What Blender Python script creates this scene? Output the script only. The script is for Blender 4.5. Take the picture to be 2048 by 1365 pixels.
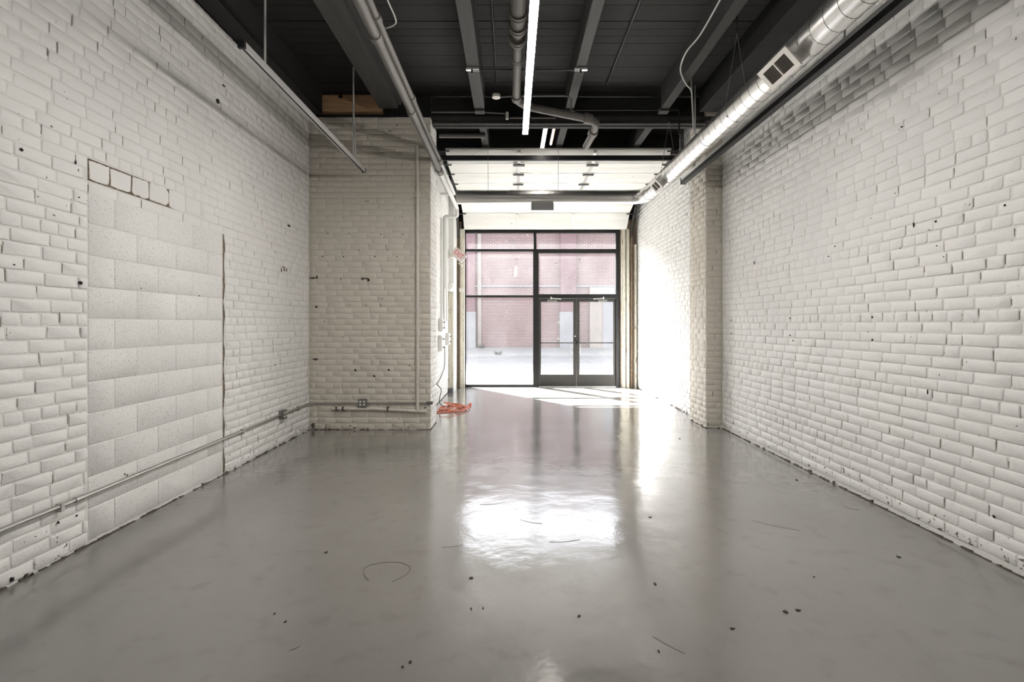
import bpy, math, random
import numpy as np
from mathutils import Matrix, Vector, Euler
for o in list(bpy.data.objects): bpy.data.objects.remove(o)
sc = bpy.context.scene
col = sc.collection
R = random.Random(7)
F, VX, VY, CH = 985.0, 1024.0, 648.0, 1.5            # focal length in px, vanishing point, eye height

# ------------------------------------------------------------------ camera, sky, sun, exposure
cam_d = bpy.data.cameras.new('camera'); cam = bpy.data.objects.new('camera', cam_d); col.objects.link(cam)
cam.location = (0, 0, CH); cam.rotation_euler = (math.pi/2, 0, 0)
cam_d.sensor_width = 36; cam_d.lens = 36*F/2048; cam_d.shift_y = -(682.5-VY)/2048
cam_d.clip_start = .05; cam_d.clip_end = 300
sc.camera = cam
SUN_ELEV, SUN_DIR = math.radians(43), Vector((.612, -.79, 0)).normalized()   # horizontal travel of the light
wd = bpy.data.worlds.new('sky'); sc.world = wd; wd.use_nodes = True
nt = wd.node_tree; nt.nodes.clear()
sky = nt.nodes.new('ShaderNodeTexSky'); sky.sky_type = 'NISHITA'; sky.sun_disc = False
sky.sun_elevation = SUN_ELEV; sky.sun_rotation = math.atan2(-SUN_DIR.x, -SUN_DIR.y)
sky.air_density = 1.0; sky.dust_density = 3.0; sky.ozone_density = .6
hs = nt.nodes.new('ShaderNodeHueSaturation'); hs.inputs['Saturation'].default_value = .16
bg = nt.nodes.new('ShaderNodeBackground'); bg.inputs['Strength'].default_value = .80
wo = nt.nodes.new('ShaderNodeOutputWorld')
nt.links.new(sky.outputs[0], hs.inputs['Color']); nt.links.new(hs.outputs[0], bg.inputs[0]); nt.links.new(bg.outputs[0], wo.inputs[0])
sl = bpy.data.lights.new('sun', 'SUN'); sl.energy = 30; sl.angle = math.radians(.6); sl.color = (1, .97, .92)
so = bpy.data.objects.new('sun', sl); col.objects.link(so)
ld = Vector((SUN_DIR.x*math.cos(SUN_ELEV), SUN_DIR.y*math.cos(SUN_ELEV), -math.sin(SUN_ELEV)))
so.rotation_euler = ld.to_track_quat('-Z', 'Y').to_euler(); so.location = (-8, 22, 16)
LED_STRENGTH = 60
vs = sc.view_settings
vs.view_transform = 'Standard'; vs.look = 'None'; vs.gamma = 1; vs.use_curve_mapping = False
vs.exposure = 1.50

# ------------------------------------------------------------------ helpers
def PX(x, y, Y): return Vector(((x-VX)/F*Y, Y, CH+(VY-y)/F*Y))
roots = {}
def tag(o, label=None, cat=None, group=None, kind=None):
    if label: o['label'] = label
    if cat: o['category'] = cat
    if group: o['group'] = group
    if kind: o['kind'] = kind
    return o
def thing(name, loc, label=None, cat=None, group=None, kind=None):
    o = bpy.data.objects.new(name, None); col.objects.link(o); o.location = loc
    o.empty_display_size = .1
    roots[o.name] = Vector(loc)
    return tag(o, label, cat, group, kind)
def put(o, parent):
    if parent is not None:
        o.parent = parent
        if parent.name in roots: o.matrix_parent_inverse = Matrix.Translation(-roots[parent.name])
    return o
class MB:
    def __init__(s): s.v = []; s.f = []
    def add(s, vs_, fs):
        n = len(s.v); s.v += [tuple(p) for p in vs_]; s.f += [tuple(i+n for i in f) for f in fs]; return s
    def box(s, a, b, M=None):
        (x0, y0, z0), (x1, y1, z1) = a, b
        x0, x1 = min(x0, x1), max(x0, x1); y0, y1 = min(y0, y1), max(y0, y1); z0, z1 = min(z0, z1), max(z0, z1)
        p = [Vector(q) for q in ((x0,y0,z0),(x1,y0,z0),(x1,y1,z0),(x0,y1,z0),(x0,y0,z1),(x1,y0,z1),(x1,y1,z1),(x0,y1,z1))]
        if M is not None: p = [M @ q for q in p]
        return s.add(p, ((3,2,1,0),(4,5,6,7),(0,1,5,4),(1,2,6,5),(2,3,7,6),(3,0,4,7)))
    def tube(s, pts, r, n=10, caps=True):
        pts = [Vector(p) for p in pts]; rr = r if isinstance(r, (list, tuple)) else [r]*len(pts)
        rings = []; ref = None
        for i, p in enumerate(pts):
            t = (pts[min(i+1, len(pts)-1)]-pts[max(i-1, 0)]).normalized()
            if ref is None:
                ref = Vector((0, 0, 1)) if abs(t.z) < .9 else Vector((1, 0, 0))
            a = (ref - t*ref.dot(t)).normalized(); b = t.cross(a); ref = a
            rings.append([p+(a*math.cos(2*math.pi*k/n)+b*math.sin(2*math.pi*k/n))*rr[i] for k in range(n)])
        fs = []
        for i in range(len(pts)-1):
            for k in range(n):
                fs.append((i*n+k, i*n+(k+1)%n, (i+1)*n+(k+1)%n, (i+1)*n+k))
        if caps:
            fs.append(tuple(range(n-1, -1, -1))); fs.append(tuple((len(pts)-1)*n+k for k in range(n)))
        return s.add([p for g in rings for p in g], fs)
    def prism(s, poly, d):          # poly: 3D points, extruded by vector d
        n = len(poly); d = Vector(d); P = [Vector(p) for p in poly]
        return s.add(P+[p+d for p in P], [tuple(range(n-1, -1, -1)), tuple(range(n, 2*n))]+[(i, (i+1)%n, n+(i+1)%n, n+i) for i in range(n)])
    def build(s, name, mat, parent=None, smooth=False, bevel=0, autosmooth=None):
        me = bpy.data.meshes.new(name); me.from_pydata(s.v, [], s.f); me.update()
        if mat: me.materials.append(mat)
        if smooth: me.polygons.foreach_set('use_smooth', [True]*len(me.polygons))
        o = bpy.data.objects.new(name, me); col.objects.link(o); put(o, parent)
        if autosmooth is not None:
            me.polygons.foreach_set('use_smooth', [True]*len(me.polygons)); me.set_sharp_from_angle(angle=math.radians(autosmooth))
        if bevel:
            m = o.modifiers.new('bevel', 'BEVEL'); m.width = bevel; m.segments = 2; m.limit_method = 'ANGLE'
        return o
def boxo(name, a, b, mat, parent=None, bevel=0, M=None): return MB().box(a, b, M).build(name, mat, parent, bevel=bevel)
def tubeo(name, pts, r, mat, parent=None, n=12): return MB().tube(pts, r, n).build(name, mat, parent, autosmooth=50)
def smooth_path(pts, k=6):
    pts = [Vector(p) for p in pts]; out = []
    for i in range(len(pts)-1):
        p0, p1, p2, p3 = pts[max(i-1, 0)], pts[i], pts[i+1], pts[min(i+2, len(pts)-1)]
        for j in range(k):
            t = j/k
            out.append(.5*((2*p1)+(p2-p0)*t+(2*p0-5*p1+4*p2-p3)*t*t+(3*p1-p0-3*p2+p3)*t**3))
    out.append(pts[-1]); return out
def bend(pts, rad, k=5):            # polyline with rounded corners
    pts = [Vector(p) for p in pts]; out = [pts[0]]
    for i in range(1, len(pts)-1):
        a, b, c = pts[i-1], pts[i], pts[i+1]
        d1 = (a-b).normalized(); d2 = (c-b).normalized()
        r = min(rad, (a-b).length*.49, (c-b).length*.49); s, e = b+d1*r, b+d2*r
        for j in range(k+1):
            t = j/k; out.append((1-t)**2*s+2*t*(1-t)*b+t*t*e)
    out.append(pts[-1]); return out

# ------------------------------------------------------------------ materials
def mat(name, color, rough=.6, metal=0, spec=.5, noise=None, bump=None, rough_var=None):
    m = bpy.data.materials.new(name); m.use_nodes = True; n = m.node_tree; b = n.nodes['Principled BSDF']
    b.inputs['Base Color'].default_value = (*color, 1); b.inputs['Roughness'].default_value = rough
    b.inputs['Metallic'].default_value = metal; b.inputs['Specular IOR Level'].default_value = spec
    geo = n.nodes.new('ShaderNodeNewGeometry')
    def nz(scale, detail=4, stretch=None):
        t = n.nodes.new('ShaderNodeTexNoise'); t.inputs['Scale'].default_value = scale; t.inputs['Detail'].default_value = detail
        if stretch:
            mp = n.nodes.new('ShaderNodeMapping'); mp.inputs['Scale'].default_value = stretch
            n.links.new(geo.outputs['Position'], mp.inputs[0]); n.links.new(mp.outputs[0], t.inputs['Vector'])
        else: n.links.new(geo.outputs['Position'], t.inputs['Vector'])
        return t.outputs['Fac']
    def ramp(src, stops):
        r = n.nodes.new('ShaderNodeValToRGB'); el = r.color_ramp.elements
        while len(el) > 1: el.remove(el[0])
        el[0].position = stops[0][0]; el[0].color = (*stops[0][1], 1) if len(stops[0][1]) == 3 else stops[0][1]
        for p, c in stops[1:]:
            e = el.new(p); e.color = (*c, 1)
        n.links.new(src, r.inputs[0]); return r.outputs[0]
    def mix(fac, a, c):
        x = n.nodes.new('ShaderNodeMix'); x.data_type = 'RGBA'
        for s_, i in ((fac, 0), (a, 6), (c, 7)):
            if hasattr(s_, 'is_linked'): n.links.new(s_, x.inputs[i])
            else: x.inputs[i].default_value = s_ if i == 0 else (*s_, 1)
        return x.outputs[2]
    def setcol(sock): n.links.new(sock, b.inputs['Base Color'])
    def setbump(src, strength, dist):
        bp = n.nodes.new('ShaderNodeBump'); bp.inputs['Strength'].default_value = strength; bp.inputs['Distance'].default_value = dist
        n.links.new(src, bp.inputs['Height']); n.links.new(bp.outputs[0], b.inputs['Normal']); return bp
    if noise:
        sc_, c2, lo, hi = noise[:4]
        setcol(ramp(nz(sc_, 5, noise[4] if len(noise) > 4 else None), [(lo, color), (hi, c2)]))
    if bump: setbump(nz(bump[0], 5, bump[3] if len(bump) > 3 else None), bump[1], bump[2])
    if rough_var:
        mr = n.nodes.new('ShaderNodeMapRange'); mr.inputs[3].default_value, mr.inputs[4].default_value = rough_var[1], rough_var[2]
        mr.inputs[1].default_value = .3; mr.inputs[2].default_value = .7
        n.links.new(nz(rough_var[0]), mr.inputs[0]); n.links.new(mr.outputs[0], b.inputs['Roughness'])
    m['_'] = 1
    return m, dict(n=n, b=b, geo=geo, nz=nz, ramp=ramp, mix=mix, setcol=setcol, setbump=setbump)
def sepz(k):
    s = k['n'].nodes.new('ShaderNodeSeparateXYZ'); k['n'].links.new(k['geo'].outputs['Position'], s.inputs[0]); return s.outputs
def math_(k, op, a, b_=None):
    x = k['n'].nodes.new('ShaderNodeMath'); x.operation = op
    for i, s_ in enumerate((a, b_)):
        if s_ is None: continue
        if hasattr(s_, 'is_linked'): k['n'].links.new(s_, x.inputs[i])
        else: x.inputs[i].default_value = s_
    return x.outputs[0]
def painted(name, base, tint, chips=True):
    m, k = mat(name, base, .5, spec=.4)
    c = k['ramp'](k['nz'](1.3, 3), [(.35, base), (.7, tint)])
    # patches of thin beige paint and peeled chips, denser along the worn foot of the wall
    c = k['mix'](k['ramp'](k['nz'](2.1, 6), [(.69, (0,0,0)), (.74, (.4,.4,.4))]), c, (.66,.635,.58))
    if chips:
        z = sepz(k)[2]
        worn = k['n'].nodes.new('ShaderNodeMapRange'); worn.inputs[1].default_value = .05; worn.inputs[2].default_value = .34
        worn.inputs[3].default_value = .10; worn.inputs[4].default_value = 0
        k['n'].links.new(z, worn.inputs[0])
        f = math_(k, 'ADD', k['nz'](26, 6), worn.outputs[0])
        c = k['mix'](k['ramp'](f, [(.725, (0,0,0)), (.745, (1,1,1))]), c, (.16,.135,.11))
    k['setcol'](c)
    k['setbump'](k['nz'](34, 7), .45, .006)
    return m
M = {}
M['brick'] = painted('white_painted_brick', (.86,.852,.83), (.81,.803,.785))
M['brick_b'] = painted('greyed_white_painted_brick', (.76,.755,.74), (.71,.705,.69))
M['brick_shade'] = painted('shade_toned_brick', (.68,.635,.56), (.63,.585,.51))  # white brick toned beige and darker, the wall's shade partly put into its colour
def mortar(name, base):
    m, k = mat(name, base, .7)
    c = k['ramp'](k['nz'](3, 4), [(.3, base), (.7, tuple(.93*v for v in base))])
    c = k['mix'](k['ramp'](k['nz'](13, 6), [(.68, (0,0,0)), (.74, (.8,.8,.8))]), c, (.30,.265,.225))
    k['setcol'](c); k['setbump'](k['nz'](40, 6), .6, .006); return m
M['mortar'] = mortar('painted_mortar', (.78,.77,.745)); M['mortar_shade'] = mortar('shade_toned_mortar', (.66,.625,.56))  # second mortar carries the same beige shade in its colour
m, k = mat('white_painted_cinder_block', (.79,.785,.77), .62); M['cmu'] = m
c = k['ramp'](k['nz'](1.1, 3), [(.35, (.87,.86,.84)), (.7, (.81,.80,.78))])
c = k['mix'](k['ramp'](k['nz'](2.6, 4), [(.67, (0,0,0)), (.72, (.6,.6,.6))]), c, (.60,.58,.54))
c = k['mix'](k['ramp'](k['nz'](115, 4), [(.575, (0,0,0)), (.70, (1,1,1))]), c, (.50,.48,.45))
k['setcol'](c); k['setbump'](k['nz'](150, 5), .7, .004)
m, k = mat('dark_rubble', (.12,.09,.065), .95, noise=(30, (.30,.24,.18), .4, .7), bump=(40, .8, .01)); M['rubble'] = m
M['gap'] = mat('unpainted_joint', (.20,.175,.145), .95, noise=(25, (.34,.30,.25), .4, .65))[0]
M['scuff'] = mat('scuff_grey', (.13,.122,.11), .4)[0]
M['dark'] = mat('dark_hole', (.015,.013,.012), .9)[0]
M['grime'] = mat('brown_grime', (.10,.085,.07), .9)[0]
# floor: glossy grey painted concrete
m, k = mat('glossy_grey_floor_paint', (.36,.35,.33), .25, spec=.55); M['floor'] = m
c = k['ramp'](k['nz'](.7, 5), [(.3, (.200,.190,.177)), (.7, (.240,.230,.217))])
c = k['mix'](k['ramp'](k['nz'](7, 10), [(.55, (0,0,0)), (.85, (.5,.5,.5))]), c, (.14,.129,.115))
k['setcol'](c)
k['b'].inputs['Coat Weight'].default_value = .8; k['b'].inputs['Coat Roughness'].default_value = .16; k['b'].inputs['Coat IOR'].default_value = 1.55
mr = k['n'].nodes.new('ShaderNodeMapRange'); mr.inputs[1].default_value = .3; mr.inputs[2].default_value = .75; mr.inputs[3].default_value = .09; mr.inputs[4].default_value = .24
k['n'].links.new(k['nz'](1.8, 6), mr.inputs[0]); k['n'].links.new(mr.outputs[0], k['b'].inputs['Roughness'])
b1 = k['setbump'](k['nz'](2.6, 3), .28, .02)
b2 = k['n'].nodes.new('ShaderNodeBump'); b2.inputs['Strength'].default_value = .25; b2.inputs['Distance'].default_value = .002
k['n'].links.new(k['nz'](38, 5), b2.inputs['Height']); k['n'].links.new(b1.outputs[0], b2.inputs['Normal']); k['n'].links.new(b2.outputs[0], k['b'].inputs['Normal']); k['n'].links.new(b2.outputs[0], k['b'].inputs['Coat Normal'])
cr_ = k['n'].nodes.new('ShaderNodeMapRange'); cr_.inputs[1].default_value = .3; cr_.inputs[2].default_value = .7; cr_.inputs[3].default_value = .09; cr_.inputs[4].default_value = .22
k['n'].links.new(k['nz'](1.2, 6, (.6,1.6,1)), cr_.inputs[0]); k['n'].links.new(cr_.outputs[0], k['b'].inputs['Coat Roughness'])
M['plank'] = mat('black_painted_plank', (.011,.0106,.0102), .75, noise=(6, (.019,.0182,.0175), .3, .75, (.15,6,1)), bump=(30, .4, .004, (.1,3,1)))[0]
M['joist'] = mat('black_painted_joist', (.036,.035,.034), .65, noise=(5, (.052,.050,.0485), .3, .7, (4,.3,1)), bump=(40, .3, .003))[0]
M['blackmetal'] = mat('black_metal', (.022,.022,.024), .45, .3)[0]
M['greypipe'] = mat('dark_grey_painted_pipe', (.155,.145,.135), .5, bump=(60, .2, .002))[0]
M['iron'] = mat('dark_painted_cast_iron', (.13,.118,.108), .5, noise=(9, (.17,.155,.14), .3, .7))[0]
M['timber'] = mat('raw_pine_timber', (.52,.33,.19), .8, noise=(4, (.40,.245,.135), .35, .7, (1,1,9)), bump=(12, .3, .004))[0]
M['alu'] = mat('brushed_aluminium', (.80,.80,.79), .33, .5)[0]
M['galv'] = mat('galvanised_duct_steel', (.80,.79,.77), .24, 1.0, noise=(2, (.74,.73,.71), .35, .7), rough_var=(3, .30, .36))[0]
M['galvdark'] = mat('duct_seam_steel', (.06,.058,.055), .7, .2)[0]
M['emt'] = mat('galvanised_conduit', (.50,.49,.47), .38, .9)[0]
M['boxsteel'] = mat('steel_outlet_box', (.22,.22,.21), .5, .6)[0]
M['white'] = mat('white_paint', (.80,.80,.78), .45)[0]
M['offwhite'] = mat('off_white_enamel', (.72,.69,.64), .4)[0]
M['beigepipe'] = mat('beige_painted_pipe', (.70,.67,.61), .45, noise=(14, (.60,.56,.49), .5, .75))[0]
m, k = mat('white_insulated_door_panel', (.80,.80,.77), .55); M['panel'] = m
c = k['ramp'](k['nz'](3, 5, (.25,3,1)), [(.35, (.82,.82,.79)), (.72, (.70,.69,.64))])
c = k['mix'](k['ramp'](k['nz'](9, 6), [(.70, (0,0,0)), (.74, (1,1,1))]), c, (.32,.28,.22))
k['setcol'](c); k['setbump'](k['nz'](3.2, 4, (.4,2.4,2.4)), .5, .03)
m, k = mat('peeling_cream_wood', (.66,.63,.53), .6, bump=(18, .5, .006, (4,4,.4))); M['cream'] = m
c = k['ramp'](k['nz'](4, 4, (3,3,.3)), [(.35, (.68,.655,.56)), (.7, (.58,.55,.46))])
c = k['mix'](k['ramp'](k['nz'](14, 6, (3,3,.6)), [(.60, (0,0,0)), (.66, (1,1,1))]), c, (.24,.17,.12))
k['setcol'](c)
M['greygrille'] = mat('grey_grille', (.34,.34,.34), .5)[0]
M['rust'] = mat('rusty_steel', (.30,.20,.135), .8, .2, noise=(18, (.42,.36,.28), .4, .65), bump=(50, .5, .003))[0]
M['trackgrey'] = mat('dark_steel_track', (.13,.128,.12), .45, .7)[0]
M['bronze'] = mat('dark_bronze_frame', (.020,.020,.0205), .33, .25, spec=.5)[0]
M['doorbronze'] = mat('flare_lightened_bronze_door', (.052,.051,.047), .36, .25)[0]  # frame bronze made lighter, flare over the doors put into the colour
M['red'] = mat('red_letter', (.72,.06,.05), .5)[0]
M['orange'] = mat('orange_rubber', (.74,.21,.12), .5)[0]
M['darkcable'] = mat('grey_cable', (.10,.10,.105), .5)[0]
M['cable'] = mat('white_cable', (.62,.62,.60), .4)[0]
M['debris'] = mat('dark_debris', (.035,.03,.025), .9)[0]
def led(name, c, s):
    m = bpy.data.materials.new(name); m.use_nodes = True; b = m.node_tree.nodes['Principled BSDF']
    b.inputs['Base Color'].default_value = (.9,.9,.9,1); b.inputs['Emission Color'].default_value = (*c, 1); b.inputs['Emission Strength'].default_value = s
    return m
M['led'] = led('led_diffuser', (1, .96, .91), LED_STRENGTH)
M['led_small'] = led('small_led_diffuser', (1, .93, .86), 9)
M['glow_pipe'] = led('lamplit_pipe_glow', (1, .62, .36), .16)  # weak emission painting lamplight onto a pipe that is no lamp
# thin dusty window glass: clear sheet with fresnel reflection and a film of dust
def glass(name, dust, dust_hi, scale=1.5):
    m = bpy.data.materials.new(name); m.use_nodes = True; n = m.node_tree; n.nodes.clear()
    out = n.nodes.new('ShaderNodeOutputMaterial'); tr = n.nodes.new('ShaderNodeBsdfTransparent'); gl = n.nodes.new('ShaderNodeBsdfGlossy')
    gl.inputs['Roughness'].default_value = .02; tr.inputs[0].default_value = (.96,.97,.98,1)
    lw = n.nodes.new('ShaderNodeLayerWeight'); lw.inputs[0].default_value = .5
    pw = n.nodes.new('ShaderNodeMath'); pw.operation = 'POWER'; pw.inputs[1].default_value = 5; n.links.new(lw.outputs['Facing'], pw.inputs[0])
    fr = n.nodes.new('ShaderNodeMath'); fr.operation = 'MULTIPLY_ADD'; fr.inputs[1].default_value = .96; fr.inputs[2].default_value = .04; n.links.new(pw.outputs[0], fr.inputs[0])
    m1 = n.nodes.new('ShaderNodeMixShader'); n.links.new(fr.outputs[0], m1.inputs[0]); n.links.new(tr.outputs[0], m1.inputs[1]); n.links.new(gl.outputs[0], m1.inputs[2])
    df = n.nodes.new('ShaderNodeBsdfDiffuse'); tl = n.nodes.new('ShaderNodeBsdfTranslucent'); ad = n.nodes.new('ShaderNodeMixShader'); ad.inputs[0].default_value = .75
    df.inputs[0].default_value = tl.inputs[0].default_value = (.86,.86,.90,1)
    n.links.new(df.outputs[0], ad.inputs[1]); n.links.new(tl.outputs[0], ad.inputs[2])
    geo = n.nodes.new('ShaderNodeNewGeometry'); t = n.nodes.new('ShaderNodeTexNoise'); t.inputs['Scale'].default_value = scale; t.inputs['Detail'].default_value = 8
    mp = n.nodes.new('ShaderNodeMapping'); mp.inputs['Scale'].default_value = (1.6, 1, .7)
    n.links.new(geo.outputs['Position'], mp.inputs[0]); n.links.new(mp.outputs[0], t.inputs['Vector'])
    mr = n.nodes.new('ShaderNodeMapRange'); mr.inputs[1].default_value = .3; mr.inputs[2].default_value = .75; mr.inputs[3].default_value = dust; mr.inputs[4].default_value = dust_hi
    n.links.new(t.outputs['Fac'], mr.inputs[0])
    m2 = n.nodes.new('ShaderNodeMixShader'); n.links.new(mr.outputs[0], m2.inputs[0]); n.links.new(m1.outputs[0], m2.inputs[1]); n.links.new(ad.outputs[0], m2.inputs[2])
    n.links.new(m2.outputs[0], out.inputs[0]); return m
M['glass_dusty'] = glass('dusty_window_glass', .009, .019)
M['glass'] = glass('window_glass', .004, .010)
M['film'] = mat('dried_white_smear', (.40,.40,.41), .8)[0]
# outdoors
m, k = mat('red_street_brick', (.36,.16,.13), .85); M['street_brick'] = m
bt = k['n'].nodes.new('ShaderNodeTexBrick'); bt.inputs['Scale'].default_value = 1; bt.inputs['Brick Width'].default_value = .19; bt.inputs['Row Height'].default_value = .060
bt.inputs['Mortar Size'].default_value = .0055; bt.inputs['Color1'].default_value = (.105,.058,.055,1); bt.inputs['Color2'].default_value = (.080,.044,.043,1); bt.inputs['Mortar'].default_value = (.21,.185,.18,1)
s_ = sepz(k); cb = k['n'].nodes.new('ShaderNodeCombineXYZ'); k['n'].links.new(s_[0], cb.inputs[0]); k['n'].links.new(s_[2], cb.inputs[1]); k['n'].links.new(cb.outputs[0], bt.inputs['Vector'])
k['setcol'](bt.outputs[0])
m, k = mat('dark_street_brick', (.2,.09,.09), .85); M['street_brick_dark'] = m
bt = k['n'].nodes.new('ShaderNodeTexBrick'); bt.inputs['Scale'].default_value = 1; bt.inputs['Brick Width'].default_value = .19; bt.inputs['Row Height'].default_value = .060
bt.inputs['Mortar Size'].default_value = .0055; bt.inputs['Color1'].default_value = (.10,.05,.055,1); bt.inputs['Color2'].default_value = (.08,.042,.047,1); bt.inputs['Mortar'].default_value = (.13,.10,.10,1)
s_ = sepz(k); cb = k['n'].nodes.new('ShaderNodeCombineXYZ'); k['n'].links.new(s_[0], cb.inputs[0]); k['n'].links.new(s_[2], cb.inputs[1]); k['n'].links.new(cb.outputs[0], bt.inputs['Vector'])
k['setcol'](bt.outputs[0])
M['stone'] = mat('pale_street_stone', (.16,.16,.166), .8, noise=(3, (.13,.13,.136), .35, .7))[0]
M['tan'] = mat('tan_street_brick', (.19,.168,.15), .85, noise=(4, (.16,.14,.125), .35, .7))[0]
M['walk'] = mat('concrete_sidewalk', (.27,.265,.26), .85, noise=(4, (.22,.215,.21), .35, .7), bump=(30, .3, .004))[0]
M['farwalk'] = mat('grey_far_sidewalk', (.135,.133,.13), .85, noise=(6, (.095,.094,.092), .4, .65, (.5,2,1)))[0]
M['asphalt'] = mat('street_asphalt', (.075,.075,.078), .85, noise=(5, (.11,.11,.114), .35, .7, (.3,3,1)))[0]
M['weed'] = mat('dry_weed', (.05,.05,.042), .8)[0]

# ------------------------------------------------------------------ bricks
def brick_mesh(L, H, seed, mat_, corner=.008, rnd=.0022, bulge=.0016, depth=.022):
    r = random.Random(seed); pts = []
    hx, hz = L/2, H/2; c = corner
    for (sx, sz) in ((1,1), (-1,1), (-1,-1), (1,-1)):
        cc = c*r.uniform(.6, 1.5)
        seq = [(hx, hz-cc), (hx-cc*.3, hz-cc*.3), (hx-cc, hz)]
        if sx*sz < 0: seq = seq[::-1]
        for (a, b) in seq: pts.append((sx*a+r.uniform(-rnd, rnd), sz*b+r.uniform(-rnd, rnd)))
    out = []
    order = pts
    # add mid points on the long edges for a slightly wavy outline
    for i, p in enumerate(order):
        out.append(p); q = order[(i+1) % len(order)]
        if abs(p[0]-q[0]) > L*.4:
            for t in (.35, .68): out.append((p[0]+(q[0]-p[0])*t, p[1]+(q[1]-p[1])*t+r.uniform(-rnd, rnd)*.9))
    n = len(out); v = []; f = []
    for (ins, y) in ((0, -depth), (0, -.0035), (.0040, 0)):
        for (x, z) in out:
            sx_ = max(0, 1-ins/hx); sz_ = max(0, 1-ins/hz)
            v.append((x*sx_, y+(r.uniform(-bulge, bulge) if y == 0 else 0), z*sz_))
    for a in range(2):
        for i in range(n):
            j = (i+1) % n; f.append((a*n+j, a*n+i, (a+1)*n+i, (a+1)*n+j))
    f.append(tuple(2*n+i for i in range(n-1, -1, -1)))
    # make sure the front looks to +y
    me = bpy.data.meshes.new('brick'); me.from_pydata(v, [], f); me.update()
    if me.polygons[-1].normal.y < 0:
        f = [tuple(reversed(q)) for q in f]; me.clear_geometry(); me.from_pydata(v, [], f); me.update()
    me.polygons.foreach_set('use_smooth', [True]*len(me.polygons)); me.set_sharp_from_angle(angle=math.radians(62))
    me.materials.append(mat_)
    return me
SL, HL, CO = .24, .12, .0818          # stretcher pitch, header pitch, course height
variants = {}
def variant(kind, matkey, i):
    key = (kind, matkey, i)
    if key not in variants:
        L, H = {'s': (SL-.010, CO-.0075), 'h': (HL-.010, CO-.0075), 'b': (.4375-.006, .2155-.005), 'bh': (.21875-.006, .2155-.005), 'r': (.20, .118)}[kind]
        cn = {'b': .004, 'bh': .004, 'r': .02}.get(kind, .009)
        rn = {'b': .0008, 'bh': .0008, 'r': .007}.get(kind, .0024)
        variants[key] = (brick_mesh(L, H, sum(map(ord, kind))*7+i*31, M[matkey], cn, rn), L)
    return variants[key]
def screen_area(p, u, w, h):
    if p.y < .6: return 0
    pts = []
    for a, b in ((-1,-1), (1,-1), (1,1), (-1,1)):
        q = p+u*(a*w/2)+Vector((0,0,b*h/2))
        if q.y < .4: return 0
        pts.append((VX+q.x*F/q.y, VY-(q.z-CH)*F/q.y))
    cx, cy = sum(a for a, _ in pts)/4, sum(b for _, b in pts)/4
    if not (-30 < cx < 2078 and -30 < cy < 1395): return 0
    return abs(sum(pts[i][0]*pts[(i+1) % 4][1]-pts[(i+1) % 4][0]*pts[i][1] for i in range(4)))/2
def lay(parent, items, single='brick', rest='brick_field', limit=300, min_px=9):
    """items: (pos, u, normal, width, height, mesh, base length, scale z, roll)"""
    items = [(screen_area(i[0], i[1], i[3], i[4]), n, i) for n, i in enumerate(items)]
    items.sort(key=lambda t: (-t[0], t[1]))
    V = []; Fc = []; SM = []; nv = 0; count = 0; mat_ = None
    for area, _, (p, u, nrm, w, h, me, L, sz, roll) in items:
        ang = math.atan2(u.y, u.x)
        tw = (hash((round(p.x*997), round(p.y*991), round(p.z*983))) % 1000)/1000-.5; tw2 = (hash((round(p.z*997), round(p.x*991), round(p.y*983))) % 1000)/1000-.5
        tf = .25 if abs(nrm.y) > .5 else 1
        eul = Euler((tf*tw*.022 if h < .1 else 0, roll, ang+(tf*tw2*.018 if h < .1 else 0)))
        if count < limit and area >= min_px*min_px:
            o = bpy.data.objects.new(single, me); col.objects.link(o); o.parent = parent
            o.location = p; o.rotation_euler = eul; o.scale = (w/L, 1, sz); count += 1
        else:
            mt = np.array(Matrix.LocRotScale(p, eul, Vector((w/L, 1, sz))))
            c = np.empty(len(me.vertices)*3); me.vertices.foreach_get('co', c); c = c.reshape(-1, 3)
            V.append(c @ mt[:3,:3].T+mt[:3,3]); Fc += [tuple(i+nv for i in q.vertices) for q in me.polygons]; nv += len(c); mat_ = me.materials[0]
    if V:
        me = bpy.data.meshes.new(rest); me.from_pydata(np.concatenate(V).tolist(), [], Fc); me.update(); me.materials.append(mat_)
        me.polygons.foreach_set('use_smooth', [True]*len(me.polygons)); me.set_sharp_from_angle(angle=math.radians(62))
        o = bpy.data.objects.new(rest, me); col.objects.link(o); o.parent = parent; o['kind'] = 'stuff'
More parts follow.
